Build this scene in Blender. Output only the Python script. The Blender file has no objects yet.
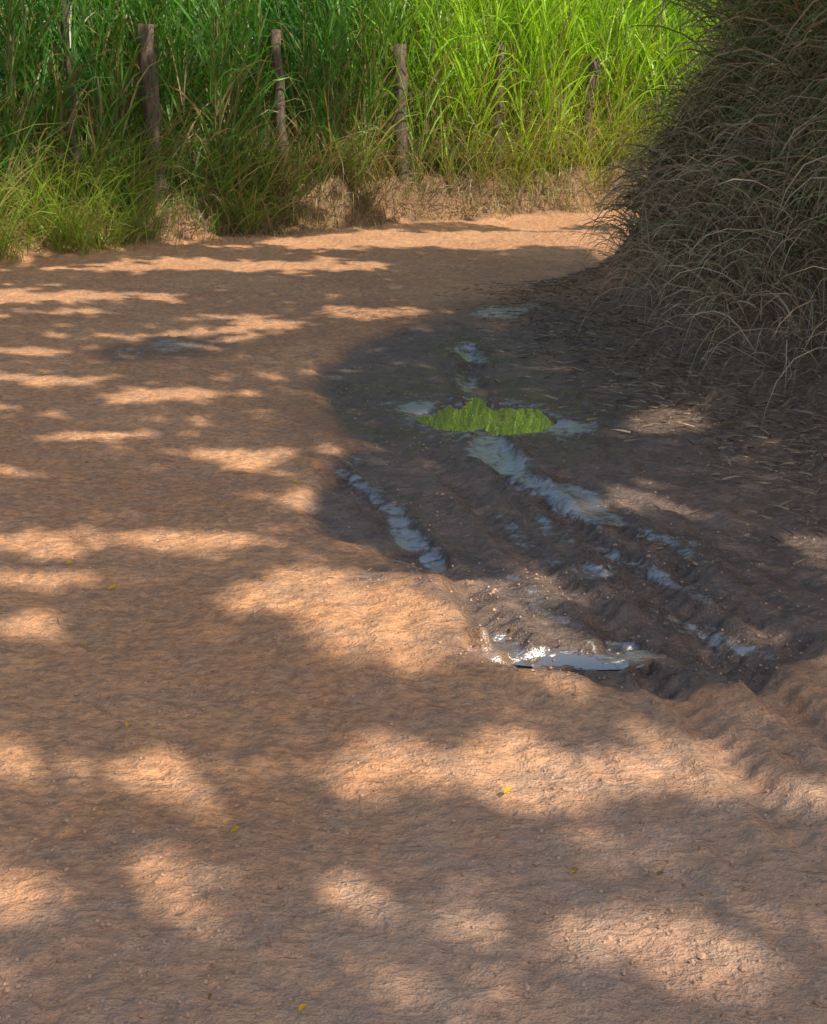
import bpy, math, numpy as np
from mathutils import Vector
rng = np.random.default_rng(7)
scene = bpy.context.scene
# ---------------------------------------------------------------- camera model
F=1300.0; PITCH=math.radians(18.4); CH=1.6
cp,sp=math.cos(PITCH),math.sin(PITCH)
def gp(u,v,z0=0.0):
    a=(u-413.5)/F; b=(512-v)/F
    y=cp+b*sp; z=-sp+b*cp
    t=-(CH-z0)/z
    return a*t, y*t
def proj(x,y,z=0.0):
    dz=z-CH
    d=np.maximum(y*cp-dz*sp,0.05); up=y*sp+dz*cp
    return 413.5+F*x/d, 512-F*up/d
# ---------------------------------------------------------------- noise
LAT=rng.random((256,256))
def vnoise(x,y,s,ox=0.0,oy=0.0):
    x=np.asarray(x)*s+ox+1000; y=np.asarray(y)*s+oy+1000
    xi=np.floor(x).astype(int); yi=np.floor(y).astype(int)
    fx=x-xi; fy=y-yi
    fx=fx*fx*(3-2*fx); fy=fy*fy*(3-2*fy)
    a=LAT[xi%256,yi%256]; b=LAT[(xi+1)%256,yi%256]; c=LAT[xi%256,(yi+1)%256]; d=LAT[(xi+1)%256,(yi+1)%256]
    return (a*(1-fx)+b*fx)*(1-fy)+(c*(1-fx)+d*fx)*fy
def fbm(x,y,s,o=3,seed=0.0):
    r=0;amp=.5;tot=0
    for i in range(o):
        r=r+amp*vnoise(x,y,s,seed*13.7+i*31.3,seed*7.1+i*17.9); tot+=amp
        amp*=.5; s*=2.03
    return r/tot*2-1
def sst(a,b,x):
    t=np.clip((x-a)/(b-a),0,1); return t*t*(3-2*t)
# ---------------------------------------------------------------- layout curves
WX=[-60,-9,-5.5,-3.9,-1.8,0.2,3.1,9,60]; WY=[3,8.0,10.7,12.2,14.2,15.8,17.4,19.0,24]
def wall_y(x): return np.interp(x,WX,WY)
BY=[-30,2,4.5,6,7,8,9.3,10.3,10.9,11.4,12.2,13.0,14.0]; BX=[3.4,2.6,2.2,1.98,1.66,1.46,1.28,1.32,1.55,2.2,3.4,5.0,9.0]
def bank_x(y): return np.where(np.asarray(y)>14.0,50.0,np.interp(y,BY,BX))
def seg_dist(x,y,pts):
    best=np.full(np.shape(x),1e9)
    for (x0,y0),(x1,y1) in zip(pts[:-1],pts[1:]):
        dx,dy=x1-x0,y1-y0; L=dx*dx+dy*dy
        t=np.clip(((x-x0)*dx+(y-y0)*dy)/L,0,1)
        best=np.minimum(best,np.hypot(x-x0-t*dx,y-y0-t*dy))
    return best
def P_(l): return [gp(*p) for p in l]
track1=P_([(325,465),(400,520),(440,570),(500,640)])
track2=P_([(470,340),(478,400),(505,465),(575,512),(650,575),(745,655),(827,740)])
track3=P_([(560,470),(640,530),(740,600),(827,650)])
track4=P_([(430,450),(520,540),(600,610),(680,690),(760,790),(827,860)])
track5=P_([(600,560),(690,625),(790,700),(900,800)])
rdx,rdy=gp(560,470)[0]-gp(760,660)[0],gp(560,470)[1]-gp(760,660)[1]; rl=math.hypot(rdx,rdy); rdx/=rl; rdy/=rl
PUD=[(484,418,68,16,3),(564,661,66,6,3)]
SHEEN=[(425,408,28,9,10,.9),(560,427,28,8,0,1),(484,418,95,27,3,.5),(510,462,46,17,38,1),(556,496,58,15,24,1),(605,516,32,6,15,.8),
  (505,313,34,7,0,.9),(468,353,22,10,20,.65),(180,346,28,7,0,.65),(130,353,20,5,0,.5),(412,536,13,34,-38,.9),(435,558,16,11,20,.9),(370,488,7,46,-58,.62),
  (495,645,34,13,10,.75),(570,660,95,11,3,.9),(590,568,24,8,12,.8),(655,572,28,8,20,.85),(625,651,48,7,8,.8),(700,636,56,7,24,.7),(368,576,14,6,0,.6),(450,590,40,8,25,.4),(690,590,50,6,25,.6),(350,460,14,5,0,.5),(740,640,44,5,24,.6),(540,600,70,6,28,.5),(470,385,16,12,60,.6),(600,545,80,8,28,.5),(530,540,60,7,35,.45),(680,545,60,6,25,.4)]
def efield(P,u,v,x,y,k,sd):
    cx,cy,rx,ry,rot=P[:5]
    c,s=math.cos(math.radians(rot)),math.sin(math.radians(rot))
    wu=u+fbm(x,y,3.0,3,seed=sd+3)*rx*k; wv=v+fbm(x,y,3.0,3,seed=sd+40)*ry*k
    du=wu-cx; dv=wv-cy
    a=(du*c+dv*s)/rx; b=(-du*s+dv*c)/ry
    return 1-np.sqrt(a*a+b*b)
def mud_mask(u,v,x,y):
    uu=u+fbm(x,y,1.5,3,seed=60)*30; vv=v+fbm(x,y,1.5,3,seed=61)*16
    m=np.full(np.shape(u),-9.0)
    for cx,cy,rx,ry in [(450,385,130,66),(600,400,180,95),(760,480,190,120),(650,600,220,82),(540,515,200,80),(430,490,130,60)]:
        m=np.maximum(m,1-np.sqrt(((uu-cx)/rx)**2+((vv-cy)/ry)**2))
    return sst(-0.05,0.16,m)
mcx,mcy=gp(415,622)
def height(x,y,full=False):
    x=np.asarray(x,float); y=np.asarray(y,float)
    u,v=proj(x,y)
    h=0.030*fbm(x,y,.55,3,1)+0.014*fbm(x,y,2.6,3,2)+0.011*fbm(x,y,9,3,3)+0.010*fbm(x*.8,y*1.2,30,3,4)
    front=(y>1)&(y<14)&(np.abs(x)<5)
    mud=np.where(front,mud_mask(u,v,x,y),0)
    ru=np.where(front,sst(430,600,u)*sst(440,540,v)*sst(900,700,v),0)
    al=x*rdx+y*rdy; ac=-x*rdy+y*rdx
    h=h-0.042*mud+mud*(0.014*fbm(x,y,11,3,5))+ru*.022*fbm(al*.30,ac,12,3,7)
    e=((x-mcx)/.72)**2+((y-mcy)/.42)**2
    h=h+0.060*np.exp(-e**1.5)+0.025*np.exp(-e)*fbm(x,y,8,3,6)
    tk=np.zeros_like(h); nz=.6+.8*fbm(x,y,12,2,8); fade=sst(1020,760,v)
    for tr,dep in ((track1,.026),(track2,.032),(track3,.024),(track4,.020),(track5,.020)):
        d=seg_dist(x,y,tr)
        tread=np.sin(al*85+ac*50)*np.exp(-(d/.07)**2)*.007
        tk=tk-dep*np.exp(-(d/.05)**2)+dep*.9*np.exp(-((d-.10)/.03)**2)*nz+tread
    h=h+np.clip(tk,-.036,.024)*fade
    wet=np.zeros_like(h); she=np.zeros_like(h)
    if full:
        u,v=proj(x,y,h)
        for i,P in enumerate(SHEEN):
            f=np.where(front,efield(P,u,v,x,y,.5,i),-9)
            if P[5]>.72:
                k=sst(-.1,.25,f)*.6; gx_,gy_=gp(P[0],P[1],-.03); lv=float(height(gx_,gy_))-.006
                h=h*(1-k)+(lv+.004*fbm(x,y,22,2,9))*k
            she=np.maximum(she,P[5]*sst(-.35,.4,f)); wet=np.maximum(wet,sst(-1.5,0.0,f))
        for i,P in enumerate(PUD):
            f=np.where(front,efield(P,u,v,x,y,.22,i+30),-9)
            h=np.where(f>-.8,np.maximum(h,LEV[i]+0.003+0.003*fbm(x,y,30,2,11)),h)
            k=sst(0,.12,f)
            h=np.where(f>0,np.minimum(h,h*(1-k)+(LEV[i]-.014)*k),h)
    dw=(y-wall_y(x)+0.22*fbm(x,y,1.3,3,12))
    bh=0.42+0.10*fbm(x,y,.7,2,13)
    h=h+bh*sst(-.05,.38,dw)+0.05*sst(-.5,.1,dw)*(1+fbm(x,y,6,3,14))
    h=h+0.12*sst(-.1,.2,dw)*sst(1,.3,dw)*fbm(x,y,7,3,15)
    db=(x-bank_x(y)+0.15*fbm(x,y,1.5,3,16))
    h=h+1.15*sst(-.05,1.3,db)+.14*sst(-.6,.2,db)*(1+.8*fbm(x,y,5,3,17))
    if full: return h,mud,wet,she,dw,db,u,v
    return h
LEV=[0.0]*len(PUD)
for i,P in enumerate(PUD):
    z=0.0
    for _ in range(3):
        x,y=gp(P[0],P[1],z)
        hs=height(x+np.array([0,.08,-.08,0,0]),y+np.array([0,0,0,.1,-.1])); z=float(hs.mean())-.004
    LEV[i]=z
# ---------------------------------------------------------------- mesh helper
def make_mesh(name,V,Q,mat,smooth=True,col=None,parent=None,attrs=None):
    me=bpy.data.meshes.new(name)
    V=np.ascontiguousarray(V,dtype=np.float32).reshape(-1,3); Q=np.ascontiguousarray(Q,dtype=np.int32)
    n=Q.shape[1]
    me.vertices.add(len(V)); me.vertices.foreach_set('co',V.ravel())
    me.loops.add(Q.size); me.loops.foreach_set('vertex_index',Q.ravel())
    me.polygons.add(len(Q)); me.polygons.foreach_set('loop_start',np.arange(0,Q.size,n,dtype=np.int32))
    me.polygons.foreach_set('use_smooth',np.full(len(Q),smooth))
    me.update(calc_edges=True); me.validate()
    if col is not None:
        a=me.attributes.new('Col','FLOAT_COLOR','POINT')
        c=np.ones((len(V),4),np.float32); c[:,:3]=col; a.data.foreach_set('color',c.ravel())
    for k,val in (attrs or {}).items():
        a=me.attributes.new(k,'FLOAT','POINT'); a.data.foreach_set('value',np.ascontiguousarray(val,dtype=np.float32).ravel())
    me.materials.append(mat)
    o=bpy.data.objects.new(name,me); scene.collection.objects.link(o)
    if parent: o.parent=parent
    return o
# ---------------------------------------------------------------- materials
def newmat(name):
    m=bpy.data.materials.new(name); m.use_nodes=True; nt=m.node_tree
    for n in list(nt.nodes): nt.nodes.remove(n)
    out=nt.nodes.new('ShaderNodeOutputMaterial'); return m,nt,out
def mixc(nt,f,a,b,mode='MIX'):
    n=nt.nodes.new('ShaderNodeMix'); n.data_type='RGBA'; n.blend_type=mode
    for s,val in ((0,f),(6,a),(7,b)):
        if isinstance(val,bpy.types.NodeSocket): nt.links.new(val,n.inputs[s])
        else: n.inputs[s].default_value=val if s==0 else (*val,1)
    return n.outputs[2]
def math_(nt,op,a,b=0.0,clamp=False):
    n=nt.nodes.new('ShaderNodeMath'); n.operation=op; n.use_clamp=clamp
    for s,val in ((0,a),(1,b)):
        if isinstance(val,bpy.types.NodeSocket): nt.links.new(val,n.inputs[s])
        else: n.inputs[s].default_value=val
    return n.outputs[0]
def noise(nt,vec,scale,det=4,rough=.55):
    n=nt.nodes.new('ShaderNodeTexNoise'); n.inputs['Scale'].default_value=scale; n.inputs['Detail'].default_value=det; n.inputs['Roughness'].default_value=rough
    nt.links.new(vec,n.inputs['Vector']); return n.outputs[0]
def ramp(nt,val,a,b):
    n=nt.nodes.new('ShaderNodeMapRange'); n.interpolation_type='SMOOTHSTEP'
    nt.links.new(val,n.inputs[0]); n.inputs[1].default_value=a; n.inputs[2].default_value=b; return n.outputs[0]
def blade_mat(name,trans=.4,gloss=.06):
    m,nt,out=newmat(name)
    at=nt.nodes.new('ShaderNodeAttribute'); at.attribute_name='Col'; col=at.outputs['Color']
    p=nt.nodes.new('ShaderNodeBsdfDiffuse'); nt.links.new(col,p.inputs[0]); sh=p.outputs[0]
    if trans>0:
        t=nt.nodes.new('ShaderNodeBsdfTranslucent'); nt.links.new(mixc(nt,1.0,col,(1.35,1.35,.6),'MULTIPLY'),t.inputs['Color'])
        mx=nt.nodes.new('ShaderNodeMixShader'); mx.inputs[0].default_value=trans
        nt.links.new(sh,mx.inputs[1]); nt.links.new(t.outputs[0],mx.inputs[2]); sh=mx.outputs[0]
    if gloss>0:
        g=nt.nodes.new('ShaderNodeBsdfGlossy'); g.inputs['Roughness'].default_value=.42; g.inputs[0].default_value=(.9,.9,.9,1)
        mx=nt.nodes.new('ShaderNodeMixShader'); mx.inputs[0].default_value=gloss
        nt.links.new(sh,mx.inputs[1]); nt.links.new(g.outputs[0],mx.inputs[2]); sh=mx.outputs[0]
    nt.links.new(sh,out.inputs[0]); return m
M_grass=blade_mat('grass_blades',.45,.04); M_dry=blade_mat('dry_grass_blades',0,.03); M_leaf=blade_mat('tree_leaves',.42,0)
def ground_mat():
    m,nt,out=newmat('dirt_ground'); L=nt.links
    tc=nt.nodes.new('ShaderNodeTexCoord'); vec=tc.outputs['Object']
    def att(n):
        a=nt.nodes.new('ShaderNodeAttribute'); a.attribute_name=n; return a.outputs['Fac']
    mud,wet,litter_shade,damp,she=att('mud'),att('wet'),att('litter_shade'),att('damp'),att('sheen')
    mpn=nt.nodes.new('ShaderNodeMapping'); mpn.inputs['Scale'].default_value=(.6,1,1); mpn.inputs['Rotation'].default_value=(0,0,math.radians(12)); L.new(vec,mpn.inputs[0]); sv=mpn.outputs[0]
    n1=noise(nt,vec,.9,5); n2=noise(nt,vec,7,5,.65); n3=noise(nt,sv,42,4,.7); n4=noise(nt,vec,150,3,.7); n5=noise(nt,sv,17,5,.7)
    base=mixc(nt,ramp(nt,n1,.35,.65),(.68,.325,.145),(.84,.435,.205))
    base=mixc(nt,ramp(nt,n2,.38,.72),base,(.58,.335,.195))
    g=mixc(nt,ramp(nt,n3,.34,.64),(.70,.68,.70),(1.14,1.13,1.11)); base=mixc(nt,1.0,base,g,'MULTIPLY')
    vo=nt.nodes.new('ShaderNodeTexVoronoi'); vo.inputs['Scale'].default_value=62; L.new(vec,vo.inputs['Vector'])
    pm=math_(nt,'MULTIPLY',ramp(nt,vo.outputs['Distance'],.36,.22),math_(nt,'GREATER_THAN',n2,.5))
    sc=nt.nodes.new('ShaderNodeSeparateColor'); L.new(vo.outputs['Color'],sc.inputs[0])
    pcol=mixc(nt,sc.outputs[0],(.42,.24,.15),(.78,.55,.42))
    base=mixc(nt,math_(nt,'MULTIPLY',pm,math_(nt,'ADD',.2,math_(nt,'MULTIPLY',damp,.4))),base,pcol)
    base=mixc(nt,math_(nt,'MULTIPLY',damp,.40),base,mixc(nt,ramp(nt,n5,.35,.65),(.47,.35,.29),(.62,.48,.40)))
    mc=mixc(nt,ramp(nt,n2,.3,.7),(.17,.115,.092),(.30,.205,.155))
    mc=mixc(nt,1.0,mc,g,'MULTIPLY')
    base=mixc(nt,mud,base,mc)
    lc=mixc(nt,ramp(nt,n3,.3,.7),(.12,.075,.045),(.34,.215,.13))  # dark brown for litter, and for shade painted on the back bank face
    base=mixc(nt,math_(nt,'MULTIPLY',litter_shade,.9),base,lc)
    base=mixc(nt,math_(nt,'MULTIPLY',wet,.6),base,(.12,.083,.066))
    rg=math_(nt,'SUBTRACT',.94,math_(nt,'ADD',math_(nt,'MULTIPLY',wet,.35),math_(nt,'MULTIPLY',mud,.36)))
    rg=math_(nt,'SUBTRACT',rg,math_(nt,'MULTIPLY',damp,.42))
    rg=math_(nt,'ADD',rg,math_(nt,'MULTIPLY',math_(nt,'SUBTRACT',n2,.5),.5),True)
    rg=math_(nt,'MAXIMUM',rg,.25)
    p=nt.nodes.new('ShaderNodeBsdfPrincipled'); L.new(base,p.inputs['Base Color']); L.new(rg,p.inputs['Roughness'])
    p.inputs['Specular IOR Level'].default_value=.6
    hh=math_(nt,'ADD',math_(nt,'MULTIPLY',n3,.75),math_(nt,'MULTIPLY',n4,.22))
    hh=math_(nt,'ADD',hh,math_(nt,'MULTIPLY',n5,1.0))
    hh=math_(nt,'ADD',hh,math_(nt,'MULTIPLY',pm,.08))
    b=nt.nodes.new('ShaderNodeBump'); b.inputs['Strength'].default_value=.9; b.inputs['Distance'].default_value=.032
    L.new(hh,b.inputs['Height']); L.new(b.outputs[0],p.inputs['Normal'])
    gl=nt.nodes.new('ShaderNodeBsdfGlossy'); gl.inputs[0].default_value=(.97,.97,.97,1); gl.inputs['Roughness'].default_value=.32
    b2=nt.nodes.new('ShaderNodeBump'); b2.inputs['Strength'].default_value=.65; b2.inputs['Distance'].default_value=.025
    L.new(math_(nt,'ADD',n5,math_(nt,'MULTIPLY',n3,.3)),b2.inputs['Height']); L.new(b2.outputs[0],gl.inputs['Normal'])
    brk=math_(nt,'ADD',math_(nt,'MULTIPLY',math_(nt,'SUBTRACT',n5,.5),2.6),math_(nt,'MULTIPLY',math_(nt,'SUBTRACT',n3,.5),1.4))
    film=ramp(nt,math_(nt,'ADD',she,brk),.30,1.05)
    film=math_(nt,'MULTIPLY',film,ramp(nt,she,.02,.35))
    fr=nt.nodes.new('ShaderNodeFresnel'); fr.inputs[0].default_value=4.0
    mx=nt.nodes.new('ShaderNodeMixShader'); L.new(math_(nt,'MULTIPLY',film,math_(nt,'ADD',fr.outputs[0],.1),True),mx.inputs[0])
    L.new(p.outputs[0],mx.inputs[1]); L.new(gl.outputs[0],mx.inputs[2])
    L.new(mx.outputs[0],out.inputs[0]); return m
M_ground=ground_mat()
def grow(a,lim,step):
    r=[];s=step
    while a<lim: s*=1.35; a+=s; r.append(a)
    return r
xs=np.concatenate([np.arange(-5.4,-1.8,.022),np.arange(-1.8,1.8,.013),np.arange(1.8,5.4,.022)])
xr=np.array(grow(xs[-1],400,.022)); xs=np.concatenate([-xr[::-1],xs,xr])
ys=np.concatenate([np.arange(1.2,6,.012),np.arange(6,12,.026),np.arange(12,19,.05)])
yf=np.array(grow(ys[-1],600,.05)); yn=np.array(grow(-1.2,200,.03)); ys=np.concatenate([-yn[::-1],ys,yf])
X,Y=np.meshgrid(xs,ys)
Z,mud,wet,she,dw,db,U,Vp=height(X,Y,True)
nx,ny=len(xs),len(ys)
ii=np.arange(ny-1)[:,None]*nx+np.arange(nx-1)[None,:]
Q=np.stack([ii,ii+1,ii+nx+1,ii+nx],-1).reshape(-1,4)
litter_shade=np.clip(np.maximum(sst(-.05,.15,dw),sst(-.75,-.1,db+.25*fbm(X,Y,4,3,20))*np.interp(Y,[8.4,9.4],[.9,.55])),0,1)
litter_shade=np.maximum(litter_shade,.8*sst(-.35,.05,dw+.3*fbm(X,Y,3,3,21)))  # real litter by the dry bank; along the grass wall it paints shade
damp=sst(200,700,U+60*fbm(X,Y,2,3,22))*sst(620,800,Vp)*(Y>1)*.8+sst(780,980,Vp+50*fbm(X,Y,2,3,23))*(Y>1)*.6
damp=np.clip(damp+.08,0,1)
make_mesh('dirt_road',np.stack([X,Y,Z],-1),Q,M_ground,attrs=dict(mud=mud,wet=wet,litter_shade=litter_shade,damp=damp,sheen=she))
# ---------------------------------------------------------------- puddles
m,nt,out=newmat('puddle_water')
p=nt.nodes.new('ShaderNodeBsdfDiffuse'); p.inputs[0].default_value=(.14,.11,.085,1)
gl=nt.nodes.new('ShaderNodeBsdfGlossy'); gl.inputs['Roughness'].default_value=.01; gl.inputs[0].default_value=(.98,.98,.98,1)
fr=nt.nodes.new('ShaderNodeFresnel'); fr.inputs[0].default_value=5.0
mx=nt.nodes.new('ShaderNodeMixShader'); tc=nt.nodes.new('ShaderNodeTexCoord')
bp=nt.nodes.new('ShaderNodeBump'); bp.inputs['Strength'].default_value=.06; bp.inputs['Distance'].default_value=.01
nt.links.new(noise(nt,tc.outputs['Object'],5,3),bp.inputs['Height']); nt.links.new(bp.outputs[0],gl.inputs['Normal'])
nt.links.new(fr.outputs[0],mx.inputs[0]); nt.links.new(p.outputs[0],mx.inputs[1]); nt.links.new(gl.outputs[0],mx.inputs[2]); nt.links.new(mx.outputs[0],out.inputs[0])
M_water=m
for i,P in enumerate(PUD):
    cx,cy,rx,ry,rot=P; c,s=math.cos(math.radians(rot)),math.sin(math.radians(rot))
    pts=[]
    for a in np.linspace(0,2*math.pi,28,endpoint=False):
        a0,b0=math.cos(a)*rx*1.22,math.sin(a)*ry*1.3
        x,y=gp(cx+a0*c-b0*s,cy+a0*s+b0*c,LEV[i]); pts.append((x,y,LEV[i]))
    me=bpy.data.meshes.new('puddle'); me.from_pydata(pts,[],[list(range(28))[::-1]]); me.materials.append(M_water); me.update()
    if me.polygons[0].normal.z<0: me.flip_normals()
    scene.collection.objects.link(bpy.data.objects.new('puddle',me))
# ---------------------------------------------------------------- blades
def norm(a): return a/np.maximum(np.linalg.norm(a,axis=-1,keepdims=True),1e-9)
def ribbons(P,D,L,W,droop,seg=5,prof=None):
    n=len(P); t=np.linspace(0,1,seg+1)
    prof=np.array([.55,1,.95,.75,.45,.06]) if prof is None else np.asarray(prof)
    prof=np.interp(t,np.linspace(0,1,len(prof)),prof)
    d=norm(D); p=P.copy(); az=rng.random(n)*2*np.pi
    rv=np.stack([np.cos(az),np.sin(az),.3*np.ones(n)],-1)
    V=np.zeros((n,seg+1,2,3)); st=(L/seg)[:,None]
    for k in range(seg+1):
        side=norm(np.cross(d,rv))*(W*prof[k]*.5)[:,None]
        V[:,k,0]=p-side; V[:,k,1]=p+side
        p=p+d*st
        d=norm(d+np.array([0,0,-1.])*(droop*(k+1)/seg)[:,None]+rng.normal(0,.05,(n,3)))
    base=np.arange(n)[:,None]*(2*(seg+1))+np.arange(seg)[None,:]*2
    Q=np.stack([base,base+1,base+3,base+2],-1).reshape(-1,4)
    return V.reshape(-1,3),Q
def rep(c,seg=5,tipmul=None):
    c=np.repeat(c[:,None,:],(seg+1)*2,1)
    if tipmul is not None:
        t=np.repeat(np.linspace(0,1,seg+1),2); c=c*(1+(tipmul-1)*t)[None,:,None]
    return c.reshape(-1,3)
def merge(parts):
    Vs,Qs,Cs=[],[],[];o=0
    for v,q,c in parts: Vs.append(v);Qs.append(q+o);Cs.append(c);o+=len(v)
    return np.concatenate(Vs),np.concatenate(Qs),np.concatenate(Cs)
def lerp(a,b,t): return np.asarray(a)[None]*(1-t[:,None])+np.asarray(b)[None]*t[:,None]
posts=[]
for u,vt,r,dy in [(74,-25,.05,.46),(152,24,.09,.38),(279,30,.065,.46),(399,44,.08,.48),(498,42,.06,.46),(592,58,.075,.42)]:
    yy=13.0
    for _ in range(20):
        a=(u-413.5)/F; dd=yy*cp+1.2*sp*.3; xx=a*dd; yy=float(wall_y(xx))+dy
    b=(512-vt)/F; zt=CH+(yy)*(-sp+b*cp)/(cp+b*sp)
    posts.append((xx,yy,zt,r))
def cane_stand(n,xr,depth,Hr,nleaf,Wr=(.014,.030),lowbias=.8):
    x=rng.uniform(*xr,n); off=rng.random(n)**1.2*(depth[1]-depth[0])+depth[0]
    y=wall_y(x)+off
    cl=fbm(x,y,1.1,2,30); keep=rng.random(n)<.85+.4*cl
    for k,(px,py,_,_) in enumerate(posts):
        wd=(.10,.22,.16,.18,.16,.18)[k]
        keep&=~((np.abs(x-px)<wd)&(y<py+.2))
    x,y,off=x[keep],y[keep],off[keep]; n=len(x); z=height(x,y)-.03
    H=rng.uniform(*Hr,n)*(1+.12*fbm(x,y,.8,2,31)); lean=rng.normal(0,.09,(n,2)); lean[:,1]-=.04
    top=np.stack([lean[:,0],lean[:,1],np.ones(n)],-1)
    P=np.stack([x,y,z],-1)
    parts=[]
    v,q=ribbons(P,top,H*.9,np.full(n,.018),np.full(n,.02),4,[1,1,.8,.6,.4,.2])
    parts.append((v,q,rep(lerp((.12,.17,.04),(.22,.22,.07),rng.random(n)),4)))
    k=nleaf; R=np.repeat(np.arange(n),k); hf=rng.random(n*k)**lowbias*.92+.03
    nd=norm(top)[R]; p=P[R]+nd*(H[R]*hf)[:,None]
    az=rng.random(n*k)*2*np.pi; out_=np.stack([np.cos(az),np.sin(az)-.15,np.zeros(n*k)],-1)
    spread=rng.uniform(.22,.7,n*k)
    D=nd+out_*spread[:,None]
    L=rng.uniform(.55,1.2,n*k)*(1-.25*hf); W=rng.uniform(*Wr,n*k)
    v,q=ribbons(p,D,L,W,rng.uniform(.15,.8,n*k),5)
    sun_tint=np.clip(sst(-1.2,1.0,x[R])*.78+.3*rng.random(n*k)+.25*fbm(x[R],y[R],.9,2,33)-.02,0,1.15)
    col=lerp((.075,.26,.045),(.42,.66,.045),sun_tint)  # light painted into leaf colour: shaded green at left, sunlit lime towards centre-right
    dry=(rng.random(n*k)<np.interp(hf,[0,.25,.5,1],[.6,.3,.06,.02]))
    col[dry]=lerp((.24,.17,.08),(.50,.40,.19),rng.random(dry.sum()))
    col*=rng.uniform(.5,1.25,(n*k,1))
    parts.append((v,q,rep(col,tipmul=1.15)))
    return merge(parts)
A=cane_stand(1150,(-7,8.5),(.25,1.5),(2.4,3.2),20,(.011,.026),1.05)
B=cane_stand(1200,(-9,11),(1.5,3.6),(2.8,3.5),14,(.018,.036),1.0)
C=cane_stand(1000,(-12,15),(3.6,6.5),(3.0,3.8),12,(.035,.060),1.0)
v,q,c=merge([A,B,C]); make_mesh('tall_elephant_grass',v,q,M_grass,col=c)
def tufts(cent,nb,Lr,Wr,colA,colB,spread=.12,dry=.2,out=(.2,.9),droop=(.2,.7),facing=(0,0)):
    cent=np.asarray(cent); n=len(cent)*nb; R=np.repeat(np.arange(len(cent)),nb)
    P2=cent[R]+rng.normal(0,spread,(n,2)); z=height(P2[:,0],P2[:,1])-.01
    az=rng.random(n)*2*np.pi; o=rng.uniform(*out,n)
    D=np.stack([np.cos(az)*o+facing[0],np.sin(az)*o+facing[1],np.ones(n)],-1)
    sz=rng.uniform(.5,1.35,len(cent))[R]
    L=rng.uniform(*Lr,n)*sz; W=rng.uniform(*Wr,n)
    v,q=ribbons(np.column_stack([P2,z]),D,L,W,rng.uniform(*droop,n))
    c=lerp(colA,colB,rng.random(n)); dm=rng.random(n)<dry; c[dm]=lerp((.30,.21,.10),(.52,.40,.20),rng.random(dm.sum()))
    c=c*rng.uniform(.65,1.15,(len(cent),1))[R]
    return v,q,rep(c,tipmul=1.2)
def along(n,x0,x1,o0,o1):
    x=rng.uniform(x0,x1,n); return np.stack([x,wall_y(x)+rng.uniform(o0,o1,n)],-1)
parts=[]
parts.append(tufts(along(85,-6,-2.9,-.15,.6),50,(.3,1.25),(.005,.015),(.16,.33,.04),(.46,.54,.08),.14,.2,facing=(.1,-.25)))
parts.append(tufts(along(46,-3.2,-1.4,.1,.7),42,(.3,1.0),(.005,.015),(.09,.24,.04),(.30,.40,.07),.12,.3,facing=(.1,-.2)))
parts.append(tufts(along(40,-1.6,1.2,.2,.8),34,(.25,1.0),(.005,.013),(.09,.16,.04),(.24,.30,.07),.12,.5,facing=(.1,-.3)))
parts.append(tufts(along(76,.6,5.5,.2,1.0),42,(.3,1.2),(.005,.013),(.24,.38,.05),(.60,.64,.11),.14,.35,facing=(0,-.15)))
parts.append(tufts(along(140,-6,6,-.3,.15),12,(.08,.28),(.004,.009),(.12,.2,.04),(.3,.3,.09),.10,.6))
v,q,c=merge(parts); make_mesh('verge_grass',v,q,M_grass,col=c)
sx,sy=gp(232,228)
v,q,c=tufts([(sx,sy+.2)],46,(.35,.6),(.014,.022),(.2,.38,.06),(.36,.5,.1),.04,.05,(.3,.9),(.2,.5)); make_mesh('spiky_grass_clump',v,q,M_grass,col=c)
# ---------------------------------------------------------------- dry bank vegetation
def bank_pts(n,y0,y1,d0,d1,pw=1.0):
    y=rng.uniform(y0,y1,n); d=d0+(rng.random(n)**pw)*(d1-d0)+.14*sst(8.2,9.2,y); x=bank_x(y)+d
    return x,y,d
parts=[]
n=13500; x,y,d=bank_pts(n,5.6,11.6,.22,2.8,.9); k=(x<6); x,y,d=x[k],y[k],d[k]; n=len(x)
cl=fbm(x,y,1.6,3,50); z=height(x,y)+rng.random(n)*.15
D=np.stack([-.40+.35*rng.normal(size=n)-.5*cl,-.3+.4*rng.normal(size=n),1.0+.3*rng.random(n)],-1)
L=rng.uniform(.6,1.5,n)*np.interp(d,[.2,.5,1.5,2.4],[.22,.42,.85,1.1])*(1+.5*cl); W=rng.uniform(.006,.014,n)
v,q=ribbons(np.stack([x,y,z],-1),D,L,W,rng.uniform(.5,1.4,n),6)
g=rng.random(n)**1.3; col=lerp((.14,.105,.07),(.50,.40,.26),g)*(1+.5*cl)[:,None]; gm=rng.random(n)<np.clip(.34+.4*cl+.2*(y>8.5),0,.75)*np.clip(d,0.2,1); col[gm]=lerp((.10,.16,.055),(.23,.29,.11),rng.random(gm.sum()))
parts.append((v,q,rep(col,6)))
n=460; x,y,d=bank_pts(n,6.0,11.4,1.1,3.4); z=height(x,y); H=rng.uniform(.9,2.1,n)
D=np.stack([-.3+.2*rng.normal(size=n),-.1+.2*rng.normal(size=n),np.ones(n)],-1)
v,q=ribbons(np.stack([x,y,z],-1),D,H,np.full(n,.016),rng.uniform(.05,.25,n),6,[1,1,.8,.6,.4,.2]); parts.append((v,q,rep(lerp((.22,.17,.11),(.38,.3,.18),rng.random(n)),6)))
kk=15;R=np.repeat(np.arange(n),kk); hf=rng.random(n*kk)*.85+.1; P=np.stack([x,y,z],-1)[R]+norm(D)[R]*(H[R]*hf)[:,None]; az=rng.random(n*kk)*2*np.pi
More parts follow.
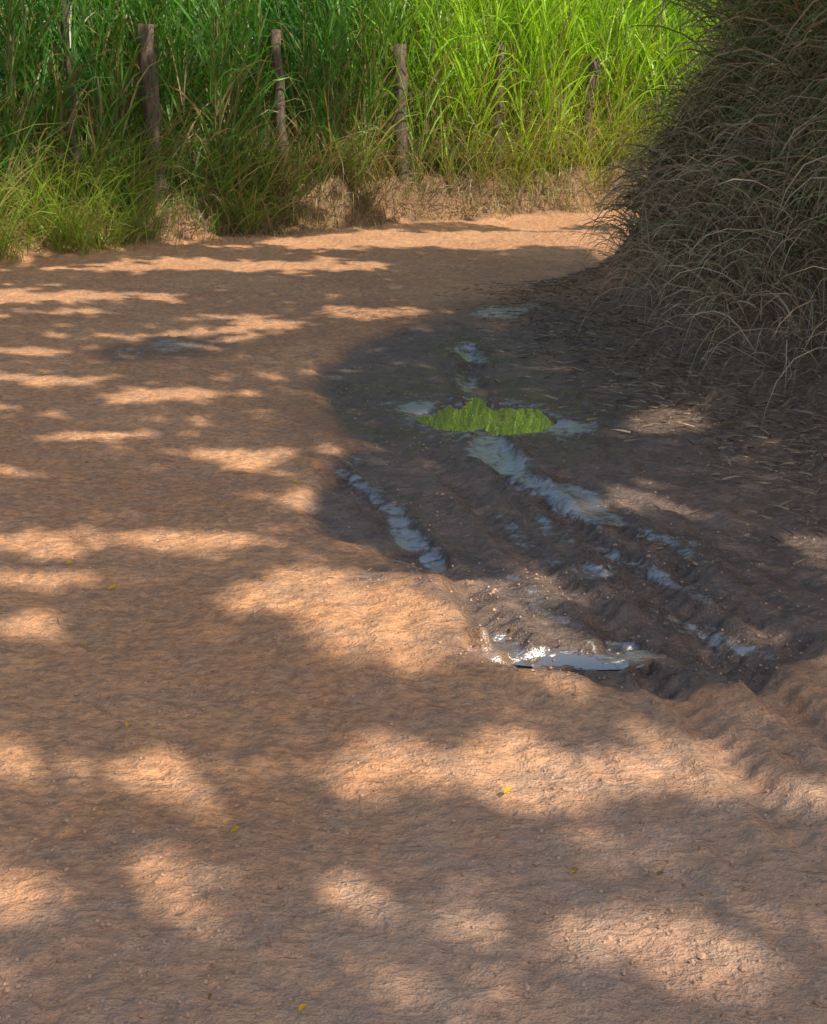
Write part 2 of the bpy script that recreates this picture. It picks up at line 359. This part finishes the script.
DD=norm(D)[R]+np.stack([np.cos(az)*.5-.2,np.sin(az)*.5-.1,np.zeros(n*kk)],-1)
v,q=ribbons(P,DD,rng.uniform(.45,1.2,n*kk),rng.uniform(.009,.02,n*kk),rng.uniform(.4,1.2,n*kk),6)
col=lerp((.2,.16,.10),(.46,.38,.24),rng.random(n*kk)); gm=rng.random(n*kk)<.5; col[gm]=lerp((.10,.18,.06),(.23,.33,.10),rng.random(gm.sum())); parts.append((v,q,rep(col,6)))
n=2600; x,y,d=bank_pts(n,5.5,11,.1,1.3); z=height(x,y)+rng.random(n)*.6*np.clip(d,0,1)
D=np.stack([-.4+.6*rng.normal(size=n),-.4+.6*rng.normal(size=n),.5+.7*rng.random(n)],-1)
v,q=ribbons(np.stack([x,y,z],-1),D,rng.uniform(.2,.85,n),rng.uniform(.003,.007,n),rng.uniform(.6,1.4,n),6); parts.append((v,q,rep(lerp((.34,.26,.16),(.62,.50,.33),rng.random(n)),6)))
v,q,c=merge(parts); make_mesh('dry_grass_thicket',v,q,M_dry,col=c)
n=9000; y=rng.uniform(3.4,11.0,n); x=bank_x(y)+rng.normal(.04,.33,n)-rng.random(n)*.25
az=rng.random(n)*2*np.pi
D=np.stack([np.cos(az),np.sin(az),.3*rng.random(n)],-1)
v,q=ribbons(np.stack([x,y,height(x,y)+.012],-1),D,rng.uniform(.02,.11,n),rng.uniform(.002,.009,n),rng.uniform(.05,.3,n),3,[1,1,.6,.1])
make_mesh('grass_litter',v,q,M_dry,col=rep(lerp((.12,.08,.05),(.46,.34,.23),rng.random(n)),3))
n=900; x=rng.uniform(-4,3,n); y=rng.uniform(1.8,12,n); az=rng.random(n)*2*np.pi
v,q=ribbons(np.stack([x,y,height(x,y)+.008],-1),np.stack([np.cos(az),np.sin(az),.05*rng.random(n)],-1),rng.uniform(.012,.06,n),rng.uniform(.0015,.0035,n),rng.uniform(0,.03,n),3,[1,1,1,.5])
make_mesh('straw_bits',v,q,M_dry,col=rep(lerp((.12,.08,.05),(.55,.42,.28),rng.random(n)),3))
pos=[gp(*p) for p in [(70,568),(113,590),(128,728),(508,792),(303,1010),(575,872),(265,592),(236,835),(400,306),(20,560),(660,880),(345,470),(210,1000)]]
pos+=[(rng.uniform(-3,2.0),rng.uniform(2.0,11)) for _ in range(50)]
Vs=[];Fs=[];Cs=[]
for i,(x,y) in enumerate(pos):
    a=rng.random()*6.28; s=rng.uniform(.010,.016)*(1.1 if i<8 else .8); z0=float(height(x,y))+.012
    o=len(Vs); outl=[(-1,0),(-.5,.45),(.2,.5),(1,0),(.2,-.5),(-.5,-.45)]
    for px,py in outl:
        Vs.append((x+s*(px*math.cos(a)-py*math.sin(a)),y+s*(px*math.sin(a)+py*math.cos(a)),z0+abs(py)*s*.9))
        Cs.append((.85,.55,.05) if i<5 or rng.random()<.3 else (.30,.19,.08))
    Fs+= [(o,o+1,o+2,o+3),(o,o+3,o+4,o+5)]
make_mesh('fallen_leaves',np.array(Vs),np.array(Fs),M_leaf,col=np.array(Cs),smooth=False)
n=15000; x=rng.uniform(-3.4,2.4,n); y=1.8+rng.random(n)**2.0*9; r=rng.uniform(.002,.006,n)*(1+.6*(rng.random(n)<.02))
cl=fbm(x,y,2.2,3,90); k=rng.random(n)<.5+1.2*cl+.3*(y<3); x,y,r=x[k],y[k],r[k]; n=len(x)
z=height(x,y)+r*.2
oc=np.array([(1,0,0),(.5,.87,.0),(-.5,.87,0),(-1,0,0),(-.5,-.87,0),(.5,-.87,0),(.45,.2,.75),(-.4,.3,.8),(-.1,-.5,.7)])
Vv=oc[None]*rng.uniform(.7,1.25,(n,9,3)); Vv=Vv*r[:,None,None]; Vv=Vv+np.stack([x,y,z],-1)[:,None,:]
tri=np.array([(0,1,6),(1,7,6),(1,2,7),(2,3,7),(3,4,8),(3,8,7),(4,5,8),(5,0,6),(5,6,8),(6,7,8)])
T=(np.arange(n)[:,None,None]*9+tri[None]).reshape(-1,3)
cc=np.repeat(lerp((.36,.20,.12),(.62,.40,.27),rng.random(n))[:,None,:],9,1).reshape(-1,3)
make_mesh('road_pebbles',Vv.reshape(-1,3),T,M_dry,col=cc,smooth=False)
# ---------------------------------------------------------------- tubes
def tube(pts,rad,ns=10,jit=.0):
    pts=np.array(pts,float); n=len(pts); Vs=[]
    tan=np.gradient(pts,axis=0); tan=norm(tan); ref=np.array([.3,.9,.1])
    for i in range(n):
        a=norm(np.cross(tan[i],ref)); b=np.cross(tan[i],a)
        for k in range(ns):
            th=2*math.pi*k/ns; rr=rad[i]*(1+jit*rng.normal())
            Vs.append(pts[i]+rr*(math.cos(th)*a+math.sin(th)*b))
    Q=[(i*ns+k,i*ns+(k+1)%ns,(i+1)*ns+(k+1)%ns,(i+1)*ns+k) for i in range(n-1) for k in range(ns)]
    Vs.append(pts[-1]); t=len(Vs)-1
    Q+=[((n-1)*ns+k,(n-1)*ns+(k+1)%ns,t,t) for k in range(ns)]
    return np.array(Vs),Q
def tubes_mesh(name,lst,mat,parent):
    Vs=[];Fs=[];o=0
    for v,q in lst:
        Vs+=v.tolist(); Fs+=[tuple(dict.fromkeys(j+o for j in f)) for f in q]; o+=len(v)
    me=bpy.data.meshes.new(name); me.from_pydata(Vs,[],Fs); me.materials.append(mat); me.update()
    me.polygons.foreach_set('use_smooth',np.full(len(me.polygons),True))
    ob=bpy.data.objects.new(name,me); scene.collection.objects.link(ob); ob.parent=parent; return ob
def wood_mat(name,a,b,sc=14):
    m,nt,out=newmat(name); tc=nt.nodes.new('ShaderNodeTexCoord'); mp=nt.nodes.new('ShaderNodeMapping'); mp.inputs['Scale'].default_value=(1,1,.12)
    nt.links.new(tc.outputs['Object'],mp.inputs[0]); nz=noise(nt,mp.outputs[0],sc*3,5,.65)
    p=nt.nodes.new('ShaderNodeBsdfPrincipled'); p.inputs['Roughness'].default_value=.9
    nt.links.new(mixc(nt,ramp(nt,nz,.3,.7),a,b),p.inputs['Base Color'])
    bb=nt.nodes.new('ShaderNodeBump'); bb.inputs['Strength'].default_value=.8; bb.inputs['Distance'].default_value=.02; nt.links.new(nz,bb.inputs['Height']); nt.links.new(bb.outputs[0],p.inputs['Normal'])
    nt.links.new(p.outputs[0],out.inputs[0]); return m
M_post=wood_mat('weathered_wood',(.06,.045,.035),(.20,.15,.11)); M_bark=wood_mat('bark',(.08,.06,.045),(.2,.16,.12),6)
m,nt,out=newmat('fence_wire'); p=nt.nodes.new('ShaderNodeBsdfPrincipled'); p.inputs['Base Color'].default_value=(.12,.09,.07,1); p.inputs['Metallic'].default_value=.4; p.inputs['Roughness'].default_value=.7; nt.links.new(p.outputs[0],out.inputs[0]); M_wire=m
fence=bpy.data.objects.new('wooden_post_fence',None); scene.collection.objects.link(fence)
for i,(x,y,zt,r) in enumerate(posts):
    z0=float(height(x,y))-.2; lx,ly=rng.normal(0,.025,2)
    pts=[(x+lx*(t-1)+.012*rng.normal(),y+ly*(t-1)+.01*rng.normal(),z0+(zt-z0)*t) for t in np.linspace(0,1,9)]
    rad=[r*(1.05-.15*t)*(1+.06*rng.normal()) for t in np.linspace(0,1,9)]
    tubes_mesh('post_%d'%(i+1),[tube(pts,rad,11,.05)],M_post,fence)
wires=[]
for hz in (.55,.95,1.35):
    pts=[]
    for (a,b) in zip(posts[:-1],posts[1:]):
        za=float(height(a[0],a[1]))+hz; zb=float(height(b[0],b[1]))+hz
        for t in np.linspace(0,1,6,endpoint=False): pts.append((a[0]+(b[0]-a[0])*t,a[1]+(b[1]-a[1])*t-.08,za+(zb-za)*t-.05*math.sin(math.pi*t)))
    wires.append(tube(pts,[.002]*len(pts),5))
tubes_mesh('wires',wires,M_wire,fence)
n=1100; x=rng.uniform(-2.6,4,n); y=wall_y(x)+rng.uniform(.0,.35,n)
v,q=ribbons(np.stack([x,y,height(x,y)],-1),np.stack([rng.normal(0,.5,n),-1+.3*rng.normal(size=n),.2+.5*rng.random(n)],-1),rng.uniform(.15,.6,n),rng.uniform(.004,.012,n),rng.uniform(.6,1.5,n),7)
make_mesh('bank_roots',v,q,M_dry,col=rep(lerp((.10,.065,.04),(.38,.28,.16),rng.random(n)),7))
# ---------------------------------------------------------------- shade trees (unseen, to the right of and behind the viewpoint; leaf gaps shaped to place the sun patches)
AZ=math.radians(-40); EL=math.radians(47)
S=np.array([math.cos(AZ)*math.cos(EL),math.sin(AZ)*math.cos(EL),math.sin(EL)])
LIT=[(60,296,115,6,1),(230,266,140,7,1),(30,350,45,6,.9),(160,396,65,9,1),(90,436,65,6,.9),(20,380,35,5,.8),(280,325,55,4,.8),(290,374,45,4,.8),(15,405,30,5,.8),
 (380,312,55,7,1),(540,318,40,6,1),(450,240,210,10,.9),(560,214,110,14,1),(330,262,60,5,.8),(200,530,40,4,.7),(10,470,40,5,.7),(330,548,30,4,.8),
 (25,628,60,12,1),(20,582,80,10,.9),(130,580,35,5,.7),(10,655,30,8,.6),(10,715,25,8,.6),
 (325,595,82,32,1),(400,614,105,44,1),(485,622,88,42,1),(450,645,95,26,1),(560,658,100,16,.9),(520,590,65,20,.9),
 (625,505,70,13,1),(672,420,44,13,1),(815,550,36,14,1),(745,635,42,15,1),(640,240,34,24,1),(695,400,14,9,.7),(615,258,26,18,1),
 (350,768,105,17,1),(480,768,125,32,1),(620,770,155,34,1),(730,782,70,20,.95),(120,778,125,20,.95),(20,760,50,12,.6),
 (180,884,92,22,1),(30,888,60,19,1),(330,888,50,10,.8),(450,922,65,17,.8),(130,862,60,14,.9),
 (430,985,100,24,.75),(620,955,105,26,.75),(740,985,95,28,.75),(240,1016,70,14,.8),(700,905,80,12,.65),(810,805,50,14,.7),(560,1010,90,14,.7)]
WALL=[(500,60,85,170,1),(560,150,90,75,1),(640,30,110,70,1),(430,120,50,90,1),(20,190,52,68,1),(110,200,30,45,.9),(200,190,24,40,.7),(690,110,50,60,.9),(335,60,22,70,.7),(500,212,60,8,.8),(250,60,14,40,.6),(215,20,18,30,.5),(110,60,14,50,.6),(30,40,16,40,.5)]
def lit(u,v,x,y,tab,wu,wv,sc):
    uu=u+wu*fbm(x,y,sc,3,70); vv=v+wv*fbm(x,y,sc,3,71)+wv*.7*fbm(x,y,sc*4,2,74); m=np.zeros(np.shape(u))
    for cx,cy,rx,ry,s in tab:
        e=1-((uu-cx)/rx)**2-((vv-cy)/ry)**2
        m=np.maximum(m,s*sst(-.15,.03,e))
    return m
def ground_lit(gx,gy):
    hz=np.clip(height(gx,gy),-.1,.3)
    for _ in range(2):
        px,py=gx+S[0]/S[2]*hz,gy+S[1]/S[2]*hz; hz=np.clip(height(px,py),-.1,.3)
    u,v=proj(px,py,hz); m=lit(u,v,gx,gy,LIT,20,6,1.6)
    nz=fbm(gx*.8,gy*1.6,2.2,3,72)
    gap=np.where((u<340)&(v<560),sst(.28,.36,nz),np.where(v>820,sst(.34,.5,nz)*.6,0))*.9
    m=np.maximum(m,gap)
    off=np.maximum(-60-u,u-890)/100.0*np.clip(gy,1,99)/6
    return np.where((u<-60)|(u>890),np.maximum(m,np.maximum(sst(.0,.2,nz),np.clip(off,0,.85))),m)
leaves=[]
sp_=.15
for layer in range(4):
    gx,gy=np.meshgrid(np.arange(-7,6.5,sp_),np.arange(.8,25,sp_))
    gx=gx.ravel()+rng.uniform(-.07,.07,gx.size); gy=gy.ravel()+rng.uniform(-.07,.07,gy.size)
    m=ground_lit(gx,gy)
    tw=(gy-.81*gx-15.2)/(-S[1]+.81*S[0])
    behind=tw>0
    wx=gx+S[0]*tw; wy=gy+S[1]*tw; wz=S[2]*tw
    u2,v2=proj(wx,wy,wz)
    mw=lit(u2,v2,wx*1.0,wz,WALL,30,25,1.2); nzw=fbm(wx,wz,2.0,3,73); mw=np.maximum(mw,sst(.12,.32,nzw)*.85)
    mw=np.where(wz>2.6,1,mw); mw=np.where(wx>4.5,.9,mw); mw=np.where(wx<-5,.8,mw)
    m=np.where(behind,mw,m)
    keep=rng.random(len(m))<(1-m)**2.2  # leaves dropped along sun rays so the crown throws the listed lit patches
    gx,gy=gx[keep],gy[keep]
    hn=fbm(gx,gy,.35,2,80+layer)
    h=9.4+1.6*hn+rng.uniform(-1,1,len(gx))*.9+layer*.25
    leaves.append(np.stack([gx+S[0]/S[2]*h,gy+S[1]/S[2]*h,h],-1))
Pl=np.concatenate(leaves); print('leaves',len(Pl))
trees=[(6.2,-5.0),(10.5,.2),(9.2,6.0)]
tid=np.argmin(np.stack([np.hypot(Pl[:,0]-a,Pl[:,1]-b) for a,b in trees],0),0)
for k,(tx,ty) in enumerate(trees):
    P=Pl[tid==k]; n=len(P)
    e=bpy.data.objects.new('shade_tree',None); scene.collection.objects.link(e)
    nrm=norm(S[None]*1.0+rng.normal(0,.4,(n,3))); a=norm(np.cross(nrm,rng.normal(size=(n,3)))); b=np.cross(nrm,a)
    l=rng.uniform(.09,.135,n)[:,None]; w=rng.uniform(.057,.08,n)[:,None]
    V=np.stack([P-a*l,P-a*l*.2+b*w,P+a*l,P-a*l*.2-b*w],1).reshape(-1,3); Q=np.arange(4*n).reshape(-1,4)
    c=np.repeat(lerp((.12,.15,.06),(.22,.26,.10),rng.random(n))[:,None,:],4,1).reshape(-1,3)
    make_mesh('foliage',V,Q,M_leaf,col=c,smooth=False,parent=e)
    z0=float(height(tx,ty))-.2
    tb=[tube([(tx+.15*math.sin(t*3),ty+.1*math.sin(t*4),z0+t*7.2) for t in np.linspace(0,1,10)],[.28*(1.25 if t<.1 else 1-.4*t) for t in np.linspace(0,1,10)],12,.03)]
    st0=np.array([tx,ty,z0+7.0]); cnt=0
    for j in rng.permutation(n)[:260]:
        tgt=P[j]; s0=st0-np.array([0,0,rng.uniform(0,1.8)]); mid=(s0+tgt)/2+np.array([0,0,.5])+rng.normal(0,.25,3)
        pts=np.array([(1-t)**2*s0+2*t*(1-t)*mid+t*t*tgt for t in np.linspace(0,1,12)])
        g=pts-S[None]*(pts[:,2:3]/S[2])
        if ground_lit(g[:,0],g[:,1])[(g[:,1]>1.8)].sum()>1.2: continue
        tb.append(tube(pts,[.055*(1-t)+.006 for t in np.linspace(0,1,12)],7)); cnt+=1
        if cnt>=20: break
    tubes_mesh('trunk_and_limbs',tb,M_bark,e)
# ---------------------------------------------------------------- light
w=bpy.data.worlds.new('World'); scene.world=w; w.use_nodes=True; nt=w.node_tree
sky=nt.nodes.new('ShaderNodeTexSky'); sky.sky_type='NISHITA'; sky.sun_disc=False; sky.sun_elevation=EL; sky.sun_rotation=math.atan2(S[0],S[1])
sky.air_density=1.4; sky.dust_density=2.2
bg=nt.nodes['Background']; bg.inputs[1].default_value=.135; nt.links.new(sky.outputs[0],bg.inputs[0])
sl=bpy.data.lights.new('sun','SUN'); sl.energy=5.0; sl.angle=math.radians(.4); sl.color=(1,.90,.74)
so=bpy.data.objects.new('sun',sl); scene.collection.objects.link(so); so.rotation_euler=Vector(S).to_track_quat('Z','Y').to_euler()
cam=bpy.data.cameras.new('camera'); co=bpy.data.objects.new('camera',cam); scene.collection.objects.link(co)
co.location=(0,0,CH); co.rotation_euler=(math.pi/2-PITCH,0,0); cam.sensor_fit='VERTICAL'; cam.sensor_height=24; cam.lens=24*F/1024; cam.clip_end=2000; cam.clip_start=.05
scene.camera=co
scene.view_settings.view_transform='Standard'; scene.view_settings.look='None'; scene.view_settings.exposure=0
